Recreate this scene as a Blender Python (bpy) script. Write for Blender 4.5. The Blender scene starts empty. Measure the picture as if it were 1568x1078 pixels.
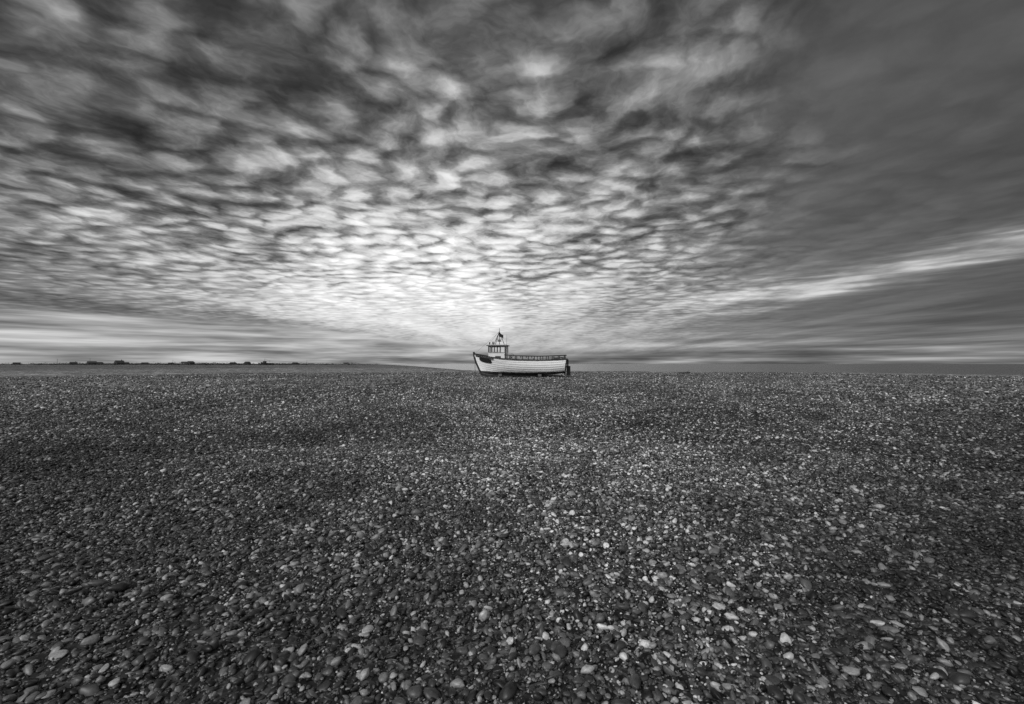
import bpy, bmesh, math, random
import numpy as np
from mathutils import Vector, Matrix, noise as mnoise
random.seed(7); rng=np.random.default_rng(7)
scene=bpy.context.scene
scene.view_settings.view_transform='Standard'
scene.view_settings.look='None'
scene.view_settings.exposure=0
def link(o,parent=None):
    scene.collection.objects.link(o)
    if parent: o.parent=parent
    return o
# ------------------------------------------------------------ node helper
class NG:
    def __init__(s,nt): s.nt=nt; s.n=nt.nodes; s.l=nt.links
    def new(s,t,**k):
        n=s.n.new(t)
        for a,b in k.items(): setattr(n,a,b)
        return n
    def put(s,sock,v):
        if isinstance(v,bpy.types.NodeSocket): s.l.new(v,sock)
        else: sock.default_value=v
    def m(s,op,a,b=None,c=None,clamp=False):
        n=s.new('ShaderNodeMath',operation=op,use_clamp=clamp)
        s.put(n.inputs[0],a)
        if b is not None: s.put(n.inputs[1],b)
        if c is not None: s.put(n.inputs[2],c)
        return n.outputs[0]
    def add(s,a,b): return s.m('ADD',a,b)
    def sub(s,a,b): return s.m('SUBTRACT',a,b)
    def mul(s,a,b): return s.m('MULTIPLY',a,b)
    def ma(s,a,b,c): return s.m('MULTIPLY_ADD',a,b,c)
    def ss(s,x,a,b,o0=0.0,o1=1.0):
        n=s.new('ShaderNodeMapRange',interpolation_type='SMOOTHSTEP')
        s.put(n.inputs[0],x); s.put(n.inputs[1],a); s.put(n.inputs[2],b); s.put(n.inputs[3],o0); s.put(n.inputs[4],o1)
        return n.outputs[0]
    def xyz(s,x,y,z=0.0):
        n=s.new('ShaderNodeCombineXYZ'); s.put(n.inputs[0],x); s.put(n.inputs[1],y); s.put(n.inputs[2],z); return n.outputs[0]
    def sep(s,v):
        n=s.new('ShaderNodeSeparateXYZ'); s.put(n.inputs[0],v); return n.outputs
    def vm(s,op,a,b=None,c=None,scale=None):
        n=s.new('ShaderNodeVectorMath',operation=op); s.put(n.inputs[0],a)
        if b is not None: s.put(n.inputs[1],b)
        if c is not None: s.put(n.inputs[2],c)
        if scale is not None: s.put(n.inputs['Scale'],scale)
        return n.outputs[0]
    def noise(s,v,scale,detail=3.0,rough=0.5,dist=0.0,color=False,dim='3D'):
        n=s.new('ShaderNodeTexNoise',noise_dimensions=dim); s.put(n.inputs['Vector'],v); n.inputs['Scale'].default_value=scale
        n.inputs['Detail'].default_value=detail; n.inputs['Roughness'].default_value=rough; n.inputs['Distortion'].default_value=dist
        return n.outputs[1] if color else n.outputs[0]
    def vor(s,v,scale,feature='F1',rnd=1.0,smooth=None,out='Distance',dim='2D'):
        n=s.new('ShaderNodeTexVoronoi',feature=feature,voronoi_dimensions=dim); s.put(n.inputs['Vector'],v); n.inputs['Scale'].default_value=scale
        n.inputs['Randomness'].default_value=rnd
        if smooth is not None: n.inputs['Smoothness'].default_value=smooth
        return n.outputs[out]
    def blob(s,D,cx,cz,rx,rz,amp,acc):
        v=s.vm('MULTIPLY_ADD',D,(1/rx,0,1/rz),(-cx/rx,0,-cz/rz))
        n=s.new('ShaderNodeTexGradient',gradient_type='QUADRATIC_SPHERE'); s.put(n.inputs[0],v)
        return s.ma(n.outputs[1],amp,acc)
    def grey(s,v): 
        n=s.new('ShaderNodeCombineColor'); 
        for i in range(3): s.put(n.inputs[i],v)
        return n.outputs[0]
# ------------------------------------------------------------ world / sky
SUNV=Vector((-0.50,-0.62,0.60)).normalized()
w=bpy.data.worlds.new("World"); scene.world=w; w.use_nodes=True
try: w.cycles.sampling_method='NONE'
except Exception as e: print(e)
g=NG(w.node_tree); g.n.clear()
tc=g.new('ShaderNodeTexCoord'); D=tc.outputs['Generated']
X,Y,Z=g.sep(D)[:]
inv=g.m('DIVIDE',1.0,g.add(g.m('MAXIMUM',Z,0.0),0.030))
P=g.vm('SCALE',D,scale=inv)                       # cloud deck plane
med=g.noise(P,1.35,5.0,0.60,0,True,'2D')
Q=g.vm('MULTIPLY_ADD',med,(0.40,0.34,0),P)
mp_=g.new('ShaderNodeMapping',vector_type='POINT'); mp_.inputs['Rotation'].default_value=(0,0,0.45); g.put(mp_.inputs[0],Q)
V=g.vm('MULTIPLY',mp_.outputs[0],(1,0.88,0))
Vb=g.vm('ADD',V,(-0.004,0.040,0))
pa=g.ss(g.vor(V,5.2,'SMOOTH_F1',1.0,0.20),0.66,0.05); pb=g.ss(g.vor(Vb,5.2,'F1',1.0),0.74,0.05)
fine=g.noise(V,5.6,5.5,0.60,0,False,'2D')
medr=g.sep(med)[0]; medb=g.sep(med)[2]
pat=g.ma(g.sub(pa,pb),0.36,g.mul(g.sub(pa,0.5),0.24))
pat=g.ma(g.sub(fine,0.5),1.20,pat)
pat=g.ma(g.sub(medb,0.5),0.95,pat)
strk=g.noise(g.vm('MULTIPLY_ADD',P,(1.0,0.2,0),g.vm('MULTIPLY',med,(0.3,0,0))),1.6,3.0,0.5,0,False,'2D')
rightm=g.ss(g.ma(medr,0.25,X),0.42,0.72)
amp=g.mul(g.ss(Z,0.03,0.26,0.20,1.0),g.ma(rightm,-0.85,1.0))
pat=g.ma(pat,amp,g.mul(g.sub(strk,0.5),0.46))
macro=g.blob(D,-0.07,0.105,0.90,0.32,0.42,0.270)
macro=g.blob(D,-0.12,0.26,1.15,0.50,0.48,macro)
macro=g.blob(D,-0.40,0.13,0.75,0.26,0.32,macro)
macro=g.blob(D,0.05,0.48,0.70,0.30,0.10,macro)
hs=g.noise(g.vm('MULTIPLY',D,(3.0,0,42.0)),1.6,4.0,0.55)
hc=g.sub(hs,0.5)
dl=g.m('DIVIDE',g.sub(g.ma(hc,0.09,Z),g.ma(X,0.137,0.070)),0.015)
st=g.mul(g.m('EXPONENT',g.mul(g.mul(dl,dl),-0.5)),g.mul(g.ss(X,0.22,0.5,0.0,0.62),g.add(medb,0.05)))
back=g.ma(g.ss(Y,0.25,-0.5),0.42,g.ss(Z,0.67,0.94,0.0,0.25))
val=g.add(g.add(macro,st),back)
val=g.ma(pat,g.ma(val,0.95,0.16),val)
lowr=g.mul(g.mul(g.ss(Z,0.12,0.03),g.ss(X,0.03,0.28)),g.ma(hc,0.7,0.10))
val=g.add(val,lowr)
edge=g.ma(hc,0.030,g.ss(X,0.06,-0.56,0.022,0.080))
de=g.sub(Z,edge)
gapm=g.ss(de,0.014,-0.010)
gapv=g.ma(hc,1.25,g.ss(X,0.2,-0.12,0.46,0.62))
gapv=g.sub(gapv,g.ss(Z,0.035,0.0,0.0,0.08))
darkb=g.mul(g.ss(de,0.035,0.008),g.ss(X,0.0,-0.4,0.0,0.15))
val=g.sub(val,darkb)
mixn=g.new('ShaderNodeMix',data_type='FLOAT'); g.put(mixn.inputs[0],gapm); g.put(mixn.inputs[2],val); g.put(mixn.inputs[3],gapv); val=mixn.outputs[0]
fc=g.new('ShaderNodeFloatCurve'); cu=fc.mapping.curves[0]
cu.points[0].location=(0,0.15); cu.points[1].location=(1,0.945)
for p_ in((0.2,0.26),(0.45,0.48),(0.75,0.79)): cu.points.new(*p_)
fc.mapping.update(); g.put(fc.inputs['Value'],val); g.put(fc.inputs['Factor'],1.0)
lin=g.m('POWER',fc.outputs[0],2.25)
sky=g.new('ShaderNodeTexSky',sky_type='NISHITA'); sky.sun_disc=False
sky.sun_elevation=math.asin(SUNV.z); sky.sun_rotation=math.atan2(SUNV.x,SUNV.y)
bw=g.new('ShaderNodeRGBToBW'); g.l.new(sky.outputs[0],bw.inputs[0])
tot=g.ma(bw.outputs[0],0.003,g.mul(lin,0.95))
bg=g.new('ShaderNodeBackground'); g.put(bg.inputs[0],g.grey(tot)); bg.inputs[1].default_value=1.0
wo=g.new('ShaderNodeOutputWorld'); g.l.new(bg.outputs[0],wo.inputs[0])
sl=bpy.data.lights.new("sun",'SUN'); sl.energy=2.1; sl.angle=math.radians(11); sl.color=(1,1,1)
so=link(bpy.data.objects.new("sun",sl)); so.rotation_euler=(-SUNV).to_track_quat('-Z','Y').to_euler(); so.location=(-20,-20,30)
# ------------------------------------------------------------ materials
def mat(name,col,rough=0.6,var=0.25,scale=6.0,bump=0.0,metal=0.0,spec=0.4):
    m=bpy.data.materials.new(name); m.use_nodes=True; k=NG(m.node_tree)
    b=k.n['Principled BSDF']; t=k.new('ShaderNodeTexCoord')
    nz=k.noise(t.outputs['Object'],scale,4,0.6)
    v=k.mul(col,k.add(1.0-var*0.5,k.mul(k.sub(nz,0.5),var*2.0)))
    v=k.m('MAXIMUM',v,0.004)
    k.put(b.inputs['Base Color'],k.grey(v)); b.inputs['Roughness'].default_value=rough; b.inputs['Metallic'].default_value=metal
    b.inputs['Specular IOR Level'].default_value=spec
    return m
M_black=mat('black_paint',0.018,0.55); M_dark=mat('dark_wood',0.05,0.6); M_white=mat('white_paint',0.72,0.5,0.2,3)
M_grey=mat('grey_paint',0.28,0.5); M_roof=mat('roof_felt',0.04,0.8)
M_wall=mat('weatherboard',0.07,0.8,0.6,0.3); M_wallL=mat('pale_board',0.30,0.8,0.3,0.3); M_glass=mat('window_glass',0.03,0.1,0.1)
M_deck=mat('deck_wood',0.16,0.7,0.5,4)
# ------------------------------------------------------------ terrain
cx=np.array([-6000,-3000,-1500,-500,-150,-80,-50,-33,-17,-6,8.5,27,50,100,300,900,6000],float)
cy=np.array([19000,9500,4900,1700,560,320,215,150,92,68,66,61,46,22,-60,-300,-2400],float)
def crestY(x): return np.interp(x,cx,cy)
def sdist(x,y):
    Yc=0.5*crestY(x)+0.25*crestY(x-2)+0.25*crestY(x+2)
    s=(crestY(x+1)-crestY(x-1))/2
    return (y-Yc)/np.sqrt(1+s*s)
def und(x,y):
    v=0.050*np.sin(0.42*x+0.31*y+1.0)*np.sin(0.18*y-0.22*x+0.5)
    v+=0.06*np.sin(0.16*x-0.24*y+2.0+0.8*np.sin(0.09*x))
    v+=0.034*np.sin(1.3*x+0.7*y+0.6*np.sin(0.8*x))*np.sin(0.9*y-0.8*x+1.0)
    v+=0.022*np.sin(2.9*x+1.7*y+1)*np.sin(2.3*y-1.9*x+np.sin(y))
    yr=y-12.5-0.22*x+1.2*np.sin(0.35*x)
    v+=(0.24*np.exp(-(yr/1.5)**2)-0.16*np.exp(-((yr-3.2)/1.8)**2))*(1/(1+np.exp(-(x-3)/1.5)))
    yl=y-20+0.12*x+1.0*np.sin(0.25*x)
    v+=(0.18*np.exp(-(yl/2.0)**2)-0.12*np.exp(-((yl-4)/2.5)**2))*(1/(1+np.exp((x+1)/2)))
    return v
def height(x,y):
    x=np.asarray(x,float); y=np.asarray(y,float)
    r=np.sqrt(x*x+y*y)
    base=0.58*(1-np.exp(-np.maximum(y,0)/30))+0.03*np.minimum(np.abs(x)/30,1)
    calm=1/(1+((r)/60)**2)
    flat=np.exp(-(((x-0.7)/6)**2+((y-40.5)/4)**2)**2)
    b=base+und(x,y)*(0.35+0.65*calm)*(1-flat)
    sd=sdist(x,y)
    b+=0.05*np.exp(-((sd+4)/5)**2)*np.clip((x+30)/60,0,1)
    drop=np.where(sd>0,0.09*np.sqrt(sd*sd+9)-0.27,0.0)
    return np.maximum(b-drop,-9.0)
def gh(x,y): return float(height(x,y))
na=540; radii=np.concatenate([[0.25],np.geomspace(0.4,60,230),np.geomspace(61.5,11000,190)])
ang=np.linspace(0,2*math.pi,na,endpoint=False)
R,A=np.meshgrid(radii,ang,indexing='ij')
gx=(R*np.sin(A)).ravel(); gy=(R*np.cos(A)).ravel(); gz=height(gx,gy)
small=rng.normal(0,0.004,gz.shape); gz=gz+small*(R.ravel()<25)
verts=np.stack([gx,gy,gz],1)
nr=len(radii)
ii,jj=np.meshgrid(np.arange(nr-1),np.arange(na),indexing='ij'); j2=(jj+1)%na
F=np.stack([ii*na+jj,ii*na+j2,(ii+1)*na+j2,(ii+1)*na+jj],-1).reshape(-1,4)
me=bpy.data.meshes.new("shingle_beach")
fl=[tuple(f) for f in F.tolist()]+[tuple(range(na-1,-1,-1))]
me.from_pydata(verts.tolist(),[],fl); me.update(); me.flip_normals() if me.polygons[100].normal.z<0 else None
for p in me.polygons: p.use_smooth=True
beach=link(bpy.data.objects.new("shingle_beach",me))
m=bpy.data.materials.new("shingle"); m.use_nodes=True; k=NG(m.node_tree); b=k.n['Principled BSDF']
geo=k.new('ShaderNodeNewGeometry'); Pp=geo.outputs['Position']
rrn=k.new('ShaderNodeVectorMath',operation='LENGTH'); k.put(rrn.inputs[0],Pp); rr=rrn.outputs['Value']
def cellrand(scale,off):
    c=k.vor(k.vm('ADD',Pp,(off,off,0)),scale,'F1',1.0,out='Color')
    return k.sep(c)[0]
f1=cellrand(22.0,0.0); f3=cellrand(5.0,7.7); f4=cellrand(1.7,1.7)
v1=k.m('POWER',f1,4.0); v3=k.m('POWER',f3,6.0); v4=k.m('POWER',f4,5.0)
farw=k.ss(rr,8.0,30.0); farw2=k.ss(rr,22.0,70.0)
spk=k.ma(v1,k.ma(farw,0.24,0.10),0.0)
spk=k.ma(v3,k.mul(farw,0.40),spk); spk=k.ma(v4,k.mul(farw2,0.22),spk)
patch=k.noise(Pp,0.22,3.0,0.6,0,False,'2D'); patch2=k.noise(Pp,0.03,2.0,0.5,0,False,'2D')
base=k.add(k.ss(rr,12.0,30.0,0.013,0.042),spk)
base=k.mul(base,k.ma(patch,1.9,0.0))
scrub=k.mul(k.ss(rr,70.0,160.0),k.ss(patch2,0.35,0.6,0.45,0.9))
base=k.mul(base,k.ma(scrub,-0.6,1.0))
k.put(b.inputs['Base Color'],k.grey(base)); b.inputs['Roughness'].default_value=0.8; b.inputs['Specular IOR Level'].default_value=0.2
bn=k.new('ShaderNodeBump'); bn.inputs['Strength'].default_value=0.9; bn.inputs['Distance'].default_value=0.04
k.put(bn.inputs['Height'],k.vor(Pp,14.0)); k.put(b.inputs['Normal'],bn.outputs[0])
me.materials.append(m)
# sea
sr=np.geomspace(20,30000,60); bm=bmesh.new()
N=72; prev=None
for r in sr:
    ring=[bm.verts.new((r*math.sin(a),r*math.cos(a),-3.0)) for a in np.linspace(0,2*math.pi,N,endpoint=False)]
    if prev:
        for j in range(N): bm.faces.new((prev[j],ring[j],ring[(j+1)%N],prev[(j+1)%N]))
    prev=ring
bmesh.ops.recalc_face_normals(bm,faces=bm.faces)
me=bpy.data.meshes.new("sea"); bm.to_mesh(me); bm.free()
if me.polygons[0].normal.z<0: me.flip_normals()
sea=link(bpy.data.objects.new("sea",me))
m=bpy.data.materials.new("sea_water"); m.use_nodes=True; k=NG(m.node_tree); b=k.n['Principled BSDF']
geo=k.new('ShaderNodeNewGeometry'); wv=k.vm('MULTIPLY',geo.outputs['Position'],(0.25,0.6,0.0))
h=k.noise(wv,1.0,3.0,0.6,0,False,'2D')
bn=k.new('ShaderNodeBump'); bn.inputs['Strength'].default_value=0.8; bn.inputs['Distance'].default_value=0.16
k.put(bn.inputs['Height'],h); k.put(b.inputs['Normal'],bn.outputs[0])
b.inputs['Base Color'].default_value=(0.04,0.04,0.04,1); b.inputs['Roughness'].default_value=0.2; b.inputs['IOR'].default_value=1.33
me.materials.append(m)
# ------------------------------------------------------------ pebbles
pcol=bpy.data.collections.new("pebble_shapes")
pm=bpy.data.materials.new("pebble_stone"); pm.use_nodes=True; k=NG(pm.node_tree); b=k.n['Principled BSDF']
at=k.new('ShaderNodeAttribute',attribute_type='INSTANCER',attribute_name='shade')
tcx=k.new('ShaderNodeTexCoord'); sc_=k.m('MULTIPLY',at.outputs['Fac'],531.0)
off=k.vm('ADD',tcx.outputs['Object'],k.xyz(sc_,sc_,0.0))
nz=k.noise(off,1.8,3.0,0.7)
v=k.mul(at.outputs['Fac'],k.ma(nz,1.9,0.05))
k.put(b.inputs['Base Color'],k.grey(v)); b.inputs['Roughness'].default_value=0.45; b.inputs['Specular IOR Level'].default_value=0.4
for i in range(10):
    bm=bmesh.new(); bmesh.ops.create_icosphere(bm,subdivisions=2,radius=1.0)
    o=Vector((i*7.3,i*3.1,1.7))
    for vtx in bm.verts:
        d=vtx.co.normalized()
        s=1+0.45*mnoise.noise(d*1.0+o)+0.16*mnoise.noise(d*2.4+o)
        c=d*s; 
        for pl in range(6):
            nn=Vector((math.sin(pl*2.1+i),math.cos(pl*1.3+i*2),math.sin(pl*1.9+i*0.7))).normalized()
            lim=0.70
            dd=c.dot(nn)
            if dd>lim: c-=nn*(dd-lim)*0.9
        vtx.co=c
    me=bpy.data.meshes.new("pebble_shape"); bm.to_mesh(me); bm.free()
    for p in me.polygons: p.use_smooth=True
    me.materials.append(pm)
    pcol.objects.link(bpy.data.objects.new("pebble_shape",me))
def scatter(r0,r1,dens,dmin,dmax,half=64,bb=2.6):
    area=math.radians(half)*(r1*r1-r0*r0); n=int(area*dens)
    r=np.sqrt(rng.uniform(r0*r0,r1*r1,n)); a=np.radians(rng.uniform(-half,half,n))
    x=r*np.sin(a); y=r*np.cos(a)
    d=dmin*(dmax/dmin)**(rng.beta(1.3,bb,n))
    return x,y,d
cl=[scatter(1.2,5.0,2700,0.012,0.034),scatter(1.2,9.0,520,0.028,0.098,64,3.2),scatter(5.0,9.0,1100,0.018,0.042),
    scatter(9.0,17.0,450,0.026,0.10,64,3.0),scatter(17.0,30.0,150,0.04,0.13,60),scatter(30.0,60.0,20,0.06,0.16,58)]
x=np.concatenate([c[0] for c in cl]); y=np.concatenate([c[1] for c in cl]); d=np.concatenate([c[2] for c in cl])
n=len(x); z=height(x,y)
def pn(x,y,s,o):
    return np.sin(x*s+o+1.7*np.sin(y*s*0.6+o))*np.sin(y*s*0.8-o+1.3*np.sin(x*s*0.7))
patch=0.28*pn(x,y,0.45,1.0)+0.24*pn(x,y,1.1,2.0)+0.22*pn(x,y,2.6,4.0)+0.16*pn(x,y,6.0,3.0)
sm_=lambda t:np.clip(t,0,1)**2*(3-2*np.clip(t,0,1))
vignette=0.34+0.80*np.exp(-((x-0.8)/(1.8+0.50*np.minimum(y,12)))**2-((y-8)/7.0)**2)+0.58*sm_((y-6)/12)  # vignette painted into pebble tone: bright centre, darker sides and near corners
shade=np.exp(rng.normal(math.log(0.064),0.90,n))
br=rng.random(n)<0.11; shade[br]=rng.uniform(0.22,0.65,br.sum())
shade=np.clip(shade*vignette*(1+patch),0.008,0.65)
asp=np.stack([rng.uniform(0.85,1.45,n),rng.uniform(0.65,1.05,n),rng.uniform(0.4,0.8,n)],1)*(d*0.5)[:,None]
rot=np.stack([rng.normal(0,0.4,n),rng.normal(0,0.4,n),rng.uniform(0,6.283,n)],1)
z=z+asp[:,2]*rng.uniform(-0.3,0.95,n)
keep=~((np.abs(x-0.66)<4.0)&(np.abs(y-40.5)<0.3)); x,y,z,shade,asp,rot=x[keep],y[keep],z[keep],shade[keep],asp[keep],rot[keep]; n=len(x)
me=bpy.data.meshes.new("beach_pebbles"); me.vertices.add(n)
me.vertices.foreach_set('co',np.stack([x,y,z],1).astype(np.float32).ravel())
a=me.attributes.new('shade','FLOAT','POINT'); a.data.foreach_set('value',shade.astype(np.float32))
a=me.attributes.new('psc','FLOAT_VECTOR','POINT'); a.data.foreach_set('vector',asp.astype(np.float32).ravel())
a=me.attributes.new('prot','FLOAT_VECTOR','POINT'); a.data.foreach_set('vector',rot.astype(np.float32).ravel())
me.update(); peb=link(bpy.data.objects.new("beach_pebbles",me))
ng=bpy.data.node_groups.new("pebble_scatter",'GeometryNodeTree')
ng.interface.new_socket("Geometry",in_out='INPUT',socket_type='NodeSocketGeometry')
ng.interface.new_socket("Geometry",in_out='OUTPUT',socket_type='NodeSocketGeometry')
gi=ng.nodes.new('NodeGroupInput'); go=ng.nodes.new('NodeGroupOutput')
mp=ng.nodes.new('GeometryNodeMeshToPoints'); iop=ng.nodes.new('GeometryNodeInstanceOnPoints')
ci=ng.nodes.new('GeometryNodeCollectionInfo'); ci.inputs['Collection'].default_value=pcol; ci.inputs['Separate Children'].default_value=True; ci.inputs['Reset Children'].default_value=True
ns=ng.nodes.new('GeometryNodeInputNamedAttribute'); ns.data_type='FLOAT_VECTOR'; ns.inputs['Name'].default_value='psc'
nr_=ng.nodes.new('GeometryNodeInputNamedAttribute'); nr_.data_type='FLOAT_VECTOR'; nr_.inputs['Name'].default_value='prot'
e2r=ng.nodes.new('FunctionNodeEulerToRotation')
L=ng.links
L.new(gi.outputs[0],mp.inputs['Mesh']); L.new(mp.outputs[0],iop.inputs['Points']); L.new(ci.outputs[0],iop.inputs['Instance'])
iop.inputs['Pick Instance'].default_value=True
L.new(ns.outputs[0],iop.inputs['Scale']); L.new(nr_.outputs[0],e2r.inputs[0]); L.new(e2r.outputs[0],iop.inputs['Rotation'])
L.new(iop.outputs[0],go.inputs[0])
md=peb.modifiers.new("scatter",'NODES'); md.node_group=ng
print("pebbles",n)
# ------------------------------------------------------------ mesh helpers
def obj_from_bm(bm,name,mats,parent=None):
    me=bpy.data.meshes.new(name); bm.to_mesh(me); bm.free()
    for mm in (mats if isinstance(mats,list) else [mats]): me.materials.append(mm)
    return link(bpy.data.objects.new(name,me),parent)
def addbox(bm,c,s,mi=0,rot=None,bev=0.0):
    r=bmesh.ops.create_cube(bm,size=1.0); vs=r['verts']
    Mx=Matrix.Translation(c)@(rot.to_4x4() if rot else Matrix())@Matrix.Diagonal((s[0],s[1],s[2],1))
    bmesh.ops.transform(bm,matrix=Mx,verts=vs)
    fs={f for v in vs for f in v.link_faces}
    for f in fs: f.material_index=mi
    return vs
def addcyl(bm,a,b_,r,r2=None,mi=0,seg=10):
    a=Vector(a); b_=Vector(b_); d=b_-a
    rr_=bmesh.ops.create_cone(bm,cap_ends=True,segments=seg,radius1=r,radius2=r if r2 is None else r2,depth=d.length)
    vs=rr_['verts']; bmesh.ops.transform(bm,matrix=Matrix.Translation((a+b_)/2)@d.to_track_quat('Z','Y').to_matrix().to_4x4(),verts=vs)
    for f in {f for v in vs for f in v.link_faces}: f.material_index=mi
def sweep(bm,pts,wd,ht,mi=0):
    prev=None
    for i,p in enumerate(pts):
        p=Vector(p); q=Vector(pts[min(i+1,len(pts)-1)])-Vector(pts[max(i-1,0)])
        q.normalize(); side=q.cross(Vector((0,0,1)))
        side=Vector((0,1,0)) if side.length<1e-3 else side.normalized()
        up=side.cross(q).normalized()
        ring=[bm.verts.new(p+side*sx*wd/2+up*sz*ht/2) for sx,sz in((-1,-1),(1,-1),(1,1),(-1,1))]
        if prev:
            for j in range(4):
                f=bm.faces.new((prev[j],prev[(j+1)%4],ring[(j+1)%4],ring[j])); f.material_index=mi
        else: bm.faces.new(ring[::-1]).material_index=mi
        prev=ring
    bm.faces.new(prev).material_index=mi
# ------------------------------------------------------------ boat
boat=bpy.data.objects.new("fishing_boat",None); link(boat)
HL=8.3; BW=1.28
def sheer(t):
    return float(np.interp(t,[0,0.08,0.2,0.35,0.5,0.7,0.85,1.0],[2.03,1.90,1.73,1.58,1.50,1.47,1.50,1.56]))
def B(t):
    if t<0.5: return BW*(1-(1-t/0.5)**2.3)**0.85+0.02
    return BW*(1-0.26*((t-0.5)/0.5)**2)+0.02
def hp(t,v,off=0.0,side=-1):
    zk=0.16+0.25*max(0,(t-0.75)/0.25)**2
    th=v*math.pi/2
    yu=math.sin(th)**0.85; zu=(1-math.cos(th))**0.9
    w_=(1-t)**2.5
    yv=v**1.35; zv=v**0.95
    yy=yu*(1-w_)+yv*w_; zf=zu*(1-w_)+zv*w_
    z=zk+(sheer(t)-zk)*zf
    xx=-HL/2+t*HL+0.75*((1-zf)**1.4)*(1-t)**3-0.12*(1-zf)*t**6
    y=B(t)*yy+off*min(1.0,t*8)
    return Vector((xx,side*y,z-off*0.3))
NS=9; ST=48
bm=bmesh.new()
for side in(-1,1):
    for i in range(NS):
        v0=i/NS; v1_=(i+1)/NS
        lo=[bm.verts.new(hp((s/ST),v0,0.035 if i else 0.0,side)) for s in range(ST+1)]
        hi=[bm.verts.new(hp((s/ST),v1_,0.0,side)) for s in range(ST+1)]
        li=[bm.verts.new(hp((s/ST),v0,0.0,side)) for s in range(ST+1)]
        for s in range(ST):
            q=(lo[s],lo[s+1],hi[s+1],hi[s]); q2=(li[s],li[s+1],lo[s+1],lo[s])
            bm.faces.new(q if side<0 else q[::-1])
            if i: bm.faces.new(q2 if side<0 else q2[::-1])
hm=bpy.data.materials.new("hull_paint"); hm.use_nodes=True; k=NG(hm.node_tree); b=k.n['Principled BSDF']
tcx=k.new('ShaderNodeTexCoord'); ox,oy,oz=k.sep(tcx.outputs['Object'])[:]
nz=k.noise(tcx.outputs['Object'],2.0,6.0,0.65); stn=k.noise(k.vm('MULTIPLY',tcx.outputs['Object'],(7,7,0.7)),1.0,4.0,0.6)
wl=k.add(0.40,k.mul(k.mul(ox,ox),0.008))
isw=k.ss(k.add(oz,k.mul(k.sub(nz,0.5),0.03)),k.sub(wl,0.01),k.add(wl,0.01))
wh=k.sub(0.88,k.add(k.mul(k.ss(stn,0.52,0.78),0.22),k.mul(k.ss(nz,0.55,0.75),0.12)))
k.put(b.inputs['Base Color'],k.grey(k.add(k.mul(wh,isw),k.mul(k.sub(1.0,isw),k.add(0.01,k.mul(nz,0.03)))))); b.inputs['Roughness'].default_value=0.45
hull=obj_from_bm(bm,"hull",hm,boat)
sm=hull.modifiers.new("thick",'SOLIDIFY'); sm.thickness=0.03; sm.offset=-1
bm=bmesh.new(); ring=[hp(1,i/12,0.0,-1) for i in range(12,-1,-1)]+[hp(1,i/12,0.0,1) for i in range(1,13)]
top=[Vector((p.x+0.02,p.y,p.z)) for p in ring]; f=bm.faces.new([bm.verts.new(p) for p in top])
e=bmesh.ops.extrude_face_region(bm,geom=[f]); bmesh.ops.translate(bm,vec=(0.05,0,0),verts=[v for v in e['geom'] if isinstance(v,bmesh.types.BMVert)])
obj_from_bm(bm,"transom",M_black,boat)
bm=bmesh.new(); prev=None
for s in range(1,ST+1):
    t=s/ST; zd=sheer(t)-0.32 if t>0.3 else sheer(t)-0.12-0.2*t/0.3
    p=hp(t,0.86,0,-1); a_=bm.verts.new((p.x,-B(t)*0.95+0.02,zd)); c_=bm.verts.new((p.x,B(t)*0.95-0.02,zd))
    if prev: bm.faces.new((prev[0],a_,c_,prev[1]))
    prev=(a_,c_)
obj_from_bm(bm,"deck",M_deck,boat)
bm=bmesh.new()
stem=[hp(0,v,0,-1) for v in np.linspace(1,0,10)]; stem=[Vector((p.x-0.03,0,p.z)) for p in stem]
stem[0].z+=0.14; stem+= [Vector((-HL/2+1.1,0,0.1)),Vector((0,0,0.08)),Vector((HL/2-0.35,0,0.08))]
for p,q in zip(stem[:-1],stem[1:]):
    d_=(q-p); L_=d_.length+0.08
    rotm=Matrix((d_.normalized(),Vector((0,1,0)),d_.normalized().cross(Vector((0,1,0))))).transposed()
    addbox(bm,(p+q)/2,(L_,0.11,0.16),0,rotm)
obj_from_bm(bm,"keel_and_stem",M_black,boat)
bm=bmesh.new()
for sd_ in(-1,1):
    pts=[hp(t,1,0.03,sd_)+Vector((0,0,0.02)) for t in np.linspace(0,1,40)]
    sweep(bm,pts,0.09,0.10)
    pts=[hp(t,0.93,0.035,sd_) for t in np.linspace(0.02,0.24,12)]
    sweep(bm,pts,0.05,0.10)
p0=hp(1,1,0,-1); addbox(bm,(p0.x+0.03,0,p0.z+0.02),(0.14,abs(p0.y)*2,0.10))
obj_from_bm(bm,"gunwale",M_black,boat)
bm=bmesh.new()
for sd_ in(-1,1):
    for t in np.linspace(0.37,0.985,11):
        p=hp(t,1,-0.02,sd_); addbox(bm,p+Vector((0,0,0.17)),(0.075,0.06,0.32),1)
    sweep(bm,[hp(t,1,-0.02,sd_)+Vector((0,0,0.345)) for t in np.linspace(0.36,0.995,30)],0.10,0.075,0)
    sweep(bm,[hp(t,1,-0.02,sd_)+Vector((0,0,0.17)) for t in np.linspace(0.72,0.995,16)],0.03,0.05,0)
p=hp(0.995,1,-0.02,-1); addbox(bm,(p.x,0,p.z+0.345),(0.10,abs(p.y)*2,0.075),0)
obj_from_bm(bm,"deck_rail",[M_black,M_dark],boat)
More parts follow.
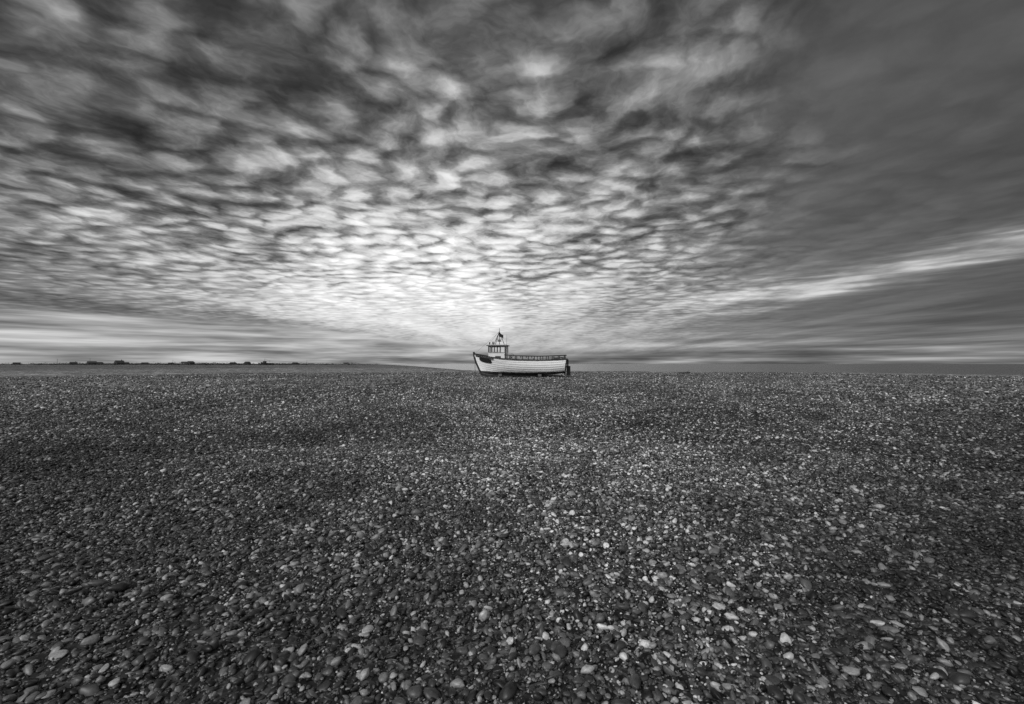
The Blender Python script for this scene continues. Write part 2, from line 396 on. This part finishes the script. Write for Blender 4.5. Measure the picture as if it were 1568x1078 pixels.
for sd_ in(-1,1):
    bm=bmesh.new(); K=20; c=bm.verts.new(hp(0.135,0.80,0.06,sd_)); rg=[]
    for i in range(K):
        a_=2*math.pi*i/K; ca,sa=math.cos(a_),math.sin(a_)
        t=0.135+0.075*math.copysign(abs(ca)**0.6,ca); v=0.80+0.115*math.copysign(abs(sa)**0.6,sa)
        rg.append(bm.verts.new(hp(t,v,0.06,sd_)))
    for i in range(K): bm.faces.new((c,rg[i],rg[(i+1)%K]))
    obj_from_bm(bm,"registration_plate",M_black,boat)
bm=bmesh.new(); xs=HL/2
for (xx,zz_,sx,sz) in((xs+0.20,0.55,0.34,0.85),(xs+0.14,1.1,0.14,0.9)): addbox(bm,(xx,0,zz_),(sx,0.06,sz))
addcyl(bm,(xs+0.1,0,1.5),(xs-0.6,0.0,1.75),0.03)
for i in range(3):
    a_=i*2.094; addbox(bm,(xs-0.12,0.16*math.sin(a_),0.36+0.16*math.cos(a_)),(0.03,0.12,0.26),0,Matrix.Rotation(-a_,3,'X')@Matrix.Rotation(0.5,3,'Z'))
addcyl(bm,(xs-0.5,0,0.38),(xs-0.05,0,0.36),0.04)
obj_from_bm(bm,"rudder_and_propeller",M_black,boat)
bm=bmesh.new(); wx=-1.92; hw=0.74; hd=0.70; z0=1.25; z1=2.12; z2=2.72
addbox(bm,(wx-hw,0,(z0+z1)/2),(0.06,2*hd,z1-z0),0); addbox(bm,(wx+hw,0.25,(z0+z2)/2),(0.06,2*hd-0.5,z2-z0),0)
for sd_ in(-1,1):
    addbox(bm,(wx,sd_*(hd-0.03),(z0+z1)/2),(2*hw-0.06,0.06,z1-z0),0)
    addbox(bm,(wx,sd_*(hd),z1+0.02),(2*hw+0.04,0.09,0.05),1)
    for xx,ww in((-hw,0.10),(-0.22,0.08),(0.30,0.10),(hw,0.10)): addbox(bm,(wx+xx,sd_*(hd-0.03),(z1+z2)/2+0.02),(ww,0.07,z2-z1-0.04),1)
    addbox(bm,(wx,sd_*(hd-0.03),z2-0.04),(2*hw,0.065,0.09),1)
    addbox(bm,(wx+0.52,sd_*(hd-0.032),(z1+z2)/2),(0.36,0.04,z2-z1-0.02),0)
addbox(bm,(wx-hw,-0.02,(z1+z2)/2),(0.06,0.08,z2-z1),1)
addbox(bm,(wx-hw,0,z2-0.04),(0.065,2*hd,0.09),1)
addbox(bm,(wx-0.02,0,z2+0.05),(2*hw+0.34,2*hd+0.26,0.09),1); addbox(bm,(wx-0.02,0,z2+0.115),(2*hw+0.1,2*hd,0.04),2)
addbox(bm,(wx+0.1,-hd-0.01,1.66),(0.5,0.03,0.34),1)
addbox(bm,(wx-0.3,0.1,1.95),(0.25,0.5,0.5),1)
bmesh.ops.bevel(bm,geom=[e for e in bm.edges if e.calc_length()>0.6],offset=0.012,segments=1,affect='EDGES')
obj_from_bm(bm,"wheelhouse",[M_white,M_dark,M_grey],boat)
bm=bmesh.new(); zt=z2+0.13
addcyl(bm,(wx-0.35,-0.35,zt),(wx+0.10,0,4.05),0.028,0.02); addcyl(bm,(wx-0.35,0.35,zt),(wx+0.10,0,4.05),0.028,0.02)
addcyl(bm,(wx+0.55,0,zt),(wx+0.10,0,4.05),0.028,0.02); addcyl(bm,(wx+0.10,0,zt),(wx+0.10,0,4.35),0.03,0.015)
addcyl(bm,(wx-0.18,0,3.35),(wx+0.36,0,3.35),0.02); addbox(bm,(wx+0.1,0,3.2),(0.3,0.2,0.12))
addcyl(bm,(wx+0.72,0.2,zt),(wx+0.74,0.2,3.75),0.014,0.008)
addcyl(bm,(wx-0.7,-0.5,zt),(wx-0.7,-0.5,zt+0.22),0.05); addcyl(bm,(wx-0.55,0.3,zt),(wx-0.55,0.3,zt+0.3),0.06)
addcyl(bm,(wx+0.1,0,4.1),(wx-0.8,-0.4,zt),0.008,None,0,5)
addcyl(bm,(wx+0.1,0,4.0),(hp(0.0,1,0,-1).x+0.05,0,2.05),0.007,None,0,5)
obj_from_bm(bm,"mast",M_black,boat)
bm=bmesh.new(); gr=[[bm.verts.new((wx+0.10-0.05+0.05*j*1.15,0.05*math.sin(j*1.3),3.95-0.11*i-0.03*j+0.02*math.sin(j+i))) for j in range(8)] for i in range(4)]
for i in range(3):
    for j in range(7): bm.faces.new((gr[i][j],gr[i][j+1],gr[i+1][j+1],gr[i+1][j]))
obj_from_bm(bm,"flag",M_black,boat)
bm=bmesh.new()
addbox(bm,(0.6,0,1.42),(1.4,0.9,0.5),0); addbox(bm,(2.4,0.1,1.36),(0.9,0.8,0.4),1)
for i in range(26):
    a_=random.uniform(2.9,3.6); addbox(bm,(a_,random.uniform(-.5,.5),1.3+random.uniform(0,.3)),(0.25,0.2,0.12),1,Matrix.Rotation(random.uniform(0,3),3,'Z'))
addcyl(bm,(-0.6,-0.6,1.25),(-0.6,-0.6,1.95),0.05); addcyl(bm,(-0.6,-0.75,1.9),(-0.6,-0.45,1.9),0.16,None,0,16)
bmesh.ops.bevel(bm,geom=[e for e in bm.edges if e.calc_length()>0.35],offset=0.02,segments=1,affect='EDGES')
obj_from_bm(bm,"deck_gear",[M_grey,M_dark],boat)
bm=bmesh.new()
for xx in(-2.6,-0.6,1.5,3.3): addbox(bm,(xx,0,-0.01),(0.25,1.5,0.12),0,Matrix.Rotation(random.uniform(-.1,.1),3,'Z'))
for xx in(-1.6,1.9):
    for sd_ in(-1,1): addbox(bm,(xx,sd_*0.62,0.10),(0.3,0.5,0.22),0,Matrix.Rotation(sd_*0.25,3,'X'))
obj_from_bm(bm,"wooden_chocks",M_dark,boat)
bm=bmesh.new()
b0=hp(0.02,0.85,0,-1); 
for i in range(12):
    f0=i/12;f1_=(i+1)/12; q=lambda f:Vector((b0.x-0.05+0.12*f-0.1*math.sin(f*3.14),-0.1-0.15*f,b0.z*(1-f)-0.03*f))
    addcyl(bm,q(f0),q(f1_),0.018,None,0,6)
obj_from_bm(bm,"mooring_rope",M_dark,boat)
bz=gh(0.6,40.5)
boat.location=(0.66,40.5,bz+0.03); boat.rotation_euler=(math.radians(0.5),math.radians(0.2),math.radians(-9))
# ------------------------------------------------------------ distant bungalows
def bungalow(x,y,wd,dp,h,rh,mw,rotz,chim=True):
    bm=bmesh.new(); addbox(bm,(0,0,h/2),(wd,dp,h),0)
    o=0.35
    vs=[bm.verts.new(c) for c in((-wd/2-o,-dp/2-o,h-0.05),(wd/2+o,-dp/2-o,h-0.05),(wd/2+o,dp/2+o,h-0.05),(-wd/2-o,dp/2+o,h-0.05),(-wd/2-o,0,h+rh),(wd/2+o,0,h+rh))]
    for q in((0,1,5,4),(2,3,4,5),(0,4,3),(1,2,5),(3,2,1,0)): bm.faces.new([vs[i] for i in q]).material_index=1
    nw=max(2,int(wd/2.4))
    for i in range(nw):
        xx=-wd/2+wd*(i+0.5)/nw
        if i==nw//2: addbox(bm,(xx,-dp/2,1.0),(0.9,0.12,2.0),2)
        else: addbox(bm,(xx,-dp/2,1.5),(1.1,0.12,0.9),2); addbox(bm,(xx,-dp/2-0.05,1.0),(1.3,0.12,0.08),1)
    if chim: addbox(bm,(wd*0.28,0,h+rh+0.2),(0.6,0.6,1.4),0)
    addbox(bm,(-wd/2-1.0,0.5,h*0.35),(1.9,dp*0.6,h*0.7),0)
    o_=obj_from_bm(bm,"wooden_bungalow",[mw,M_roof,M_glass]); o_.location=(x,y,gh(x,y)-0.1); o_.rotation_euler[2]=rotz
def at(pxx,D): return ((pxx-784)/693.7*D, D)
specs=[(113,600,7,2.2,1.6),(141,560,8,2.4,2.0),(150,650,12,2.2,1.6),(183,500,7,2.3,2.6),(191,640,9,2.2,1.4),(222,800,9,2.3,1.5),
(262,900,8,2.3,1.4),(284,600,8,2.3,1.8),(292,560,7,2.4,2.1),(357,760,9,2.3,1.6),(379,640,7,2.3,2.0),(452,950,12,2.6,1.8),(530,1200,14,2.6,1.8),(26,800,9,2.3,1.4)]
for i,(p_,D_,wd,h,rh) in enumerate(specs):
    xx,yy=at(p_,D_); bungalow(xx,yy,wd,5.5,h,rh,M_wallL if i%5==2 else M_wall,random.uniform(0.3,1.5),i%3==0)
xx,yy=at(409,400); bm=bmesh.new()
prev=None
for s in range(13):
    t=s/12; hb=1.6*math.sin(math.pi*min(1,0.08+t*0.75))**0.7; zs=1.7+0.9*(1-t)**3
    rg=[bm.verts.new((t*11-5.5,-hb,zs)),bm.verts.new((t*11-5.5+0.6*(1-t),-hb*0.7,0.5)),bm.verts.new((t*11-5.5+0.8*(1-t),0,0)),bm.verts.new((t*11-5.5+0.6*(1-t),hb*0.7,0.5)),bm.verts.new((t*11-5.5,hb,zs))]
    if prev:
        for j in range(4): bm.faces.new((prev[j],prev[j+1],rg[j+1],rg[j]))
        bm.faces.new((prev[4],prev[0],rg[0],rg[4]))
    else: bm.faces.new(rg)
    prev=rg
bm.faces.new(prev[::-1])
addbox(bm,(-2,0,2.6),(2.2,1.8,1.7)); addcyl(bm,(-2,0,3.2),(-2,0,5.6),0.10); addcyl(bm,(2.5,0,1.7),(2.5,0,4.0),0.09); addcyl(bm,(-2,0,5.3),(2.5,0,3.6),0.05)
o_=obj_from_bm(bm,"beached_trawler",M_black); o_.location=(xx,yy,gh(xx,yy))
for p_,D_,hgt in((88,520,7),(138,560,8),(265,640,7),(470,800,8)):
    xx,yy=at(p_,D_); bm=bmesh.new(); addcyl(bm,(0,0,0),(0,0,hgt),0.16,0.11); addbox(bm,(0,0,hgt-0.5),(1.6,0.12,0.12))
    for q in(-.7,0,.7): addcyl(bm,(q,0,hgt-0.44),(q,0,hgt-0.2),0.05)
    o_=obj_from_bm(bm,"utility_pole",M_dark); o_.location=(xx,yy,gh(xx,yy)-0.2)
bm=bmesh.new()
for i in range(1000):
    D_=random.uniform(350,1100); p_=random.choice((random.gauss(150,45),random.gauss(290,45),random.gauss(400,50),random.uniform(-60,620))); xx,yy=at(p_,D_)
    if sdist(np.array(xx),np.array(yy))>-15: continue
    zg=gh(xx,yy); R_=random.uniform(0.8,2.6)*(D_/500); hk=random.uniform(0.5,1.25)
    for j in range(20):
        a_=random.uniform(0,6.28); rr_=R_*math.sqrt(random.random()); hz=random.uniform(0,hk*R_*(1-(rr_/R_)**2)+0.1)
        c=Vector((xx+2.6*rr_*math.cos(a_),yy+rr_*math.sin(a_),zg+hz)); s_=random.uniform(0.25,0.7)*(D_/500)
        v_=[bm.verts.new(c+Vector((random.uniform(-s_,s_)*1.8,random.uniform(-s_,s_),random.uniform(-s_,s_)*0.8))) for _ in range(3)]
        bm.faces.new(v_)
obj_from_bm(bm,"scrub",mat('scrub_leaves',0.03,0.9))
bm=bmesh.new()
addcyl(bm,(0,0,0.05),(1.5,0.3,0.14),0.10,0.07); addcyl(bm,(1.0,0.2,0.12),(1.35,0.05,0.36),0.04,0.02)
bmesh.ops.recalc_face_normals(bm,faces=bm.faces)
o_=obj_from_bm(bm,"driftwood",M_dark); o_.location=(19.0,52,gh(19.0,52)); 
# ------------------------------------------------------------ camera
cam=bpy.data.cameras.new("camera"); cam.sensor_width=36; cam.lens=15.93; cam.clip_start=0.05; cam.clip_end=60000
co=link(bpy.data.objects.new("camera",cam)); co.location=(0,0,1.6); co.rotation_euler=(math.radians(90+1.5),0,0)
scene.camera=co
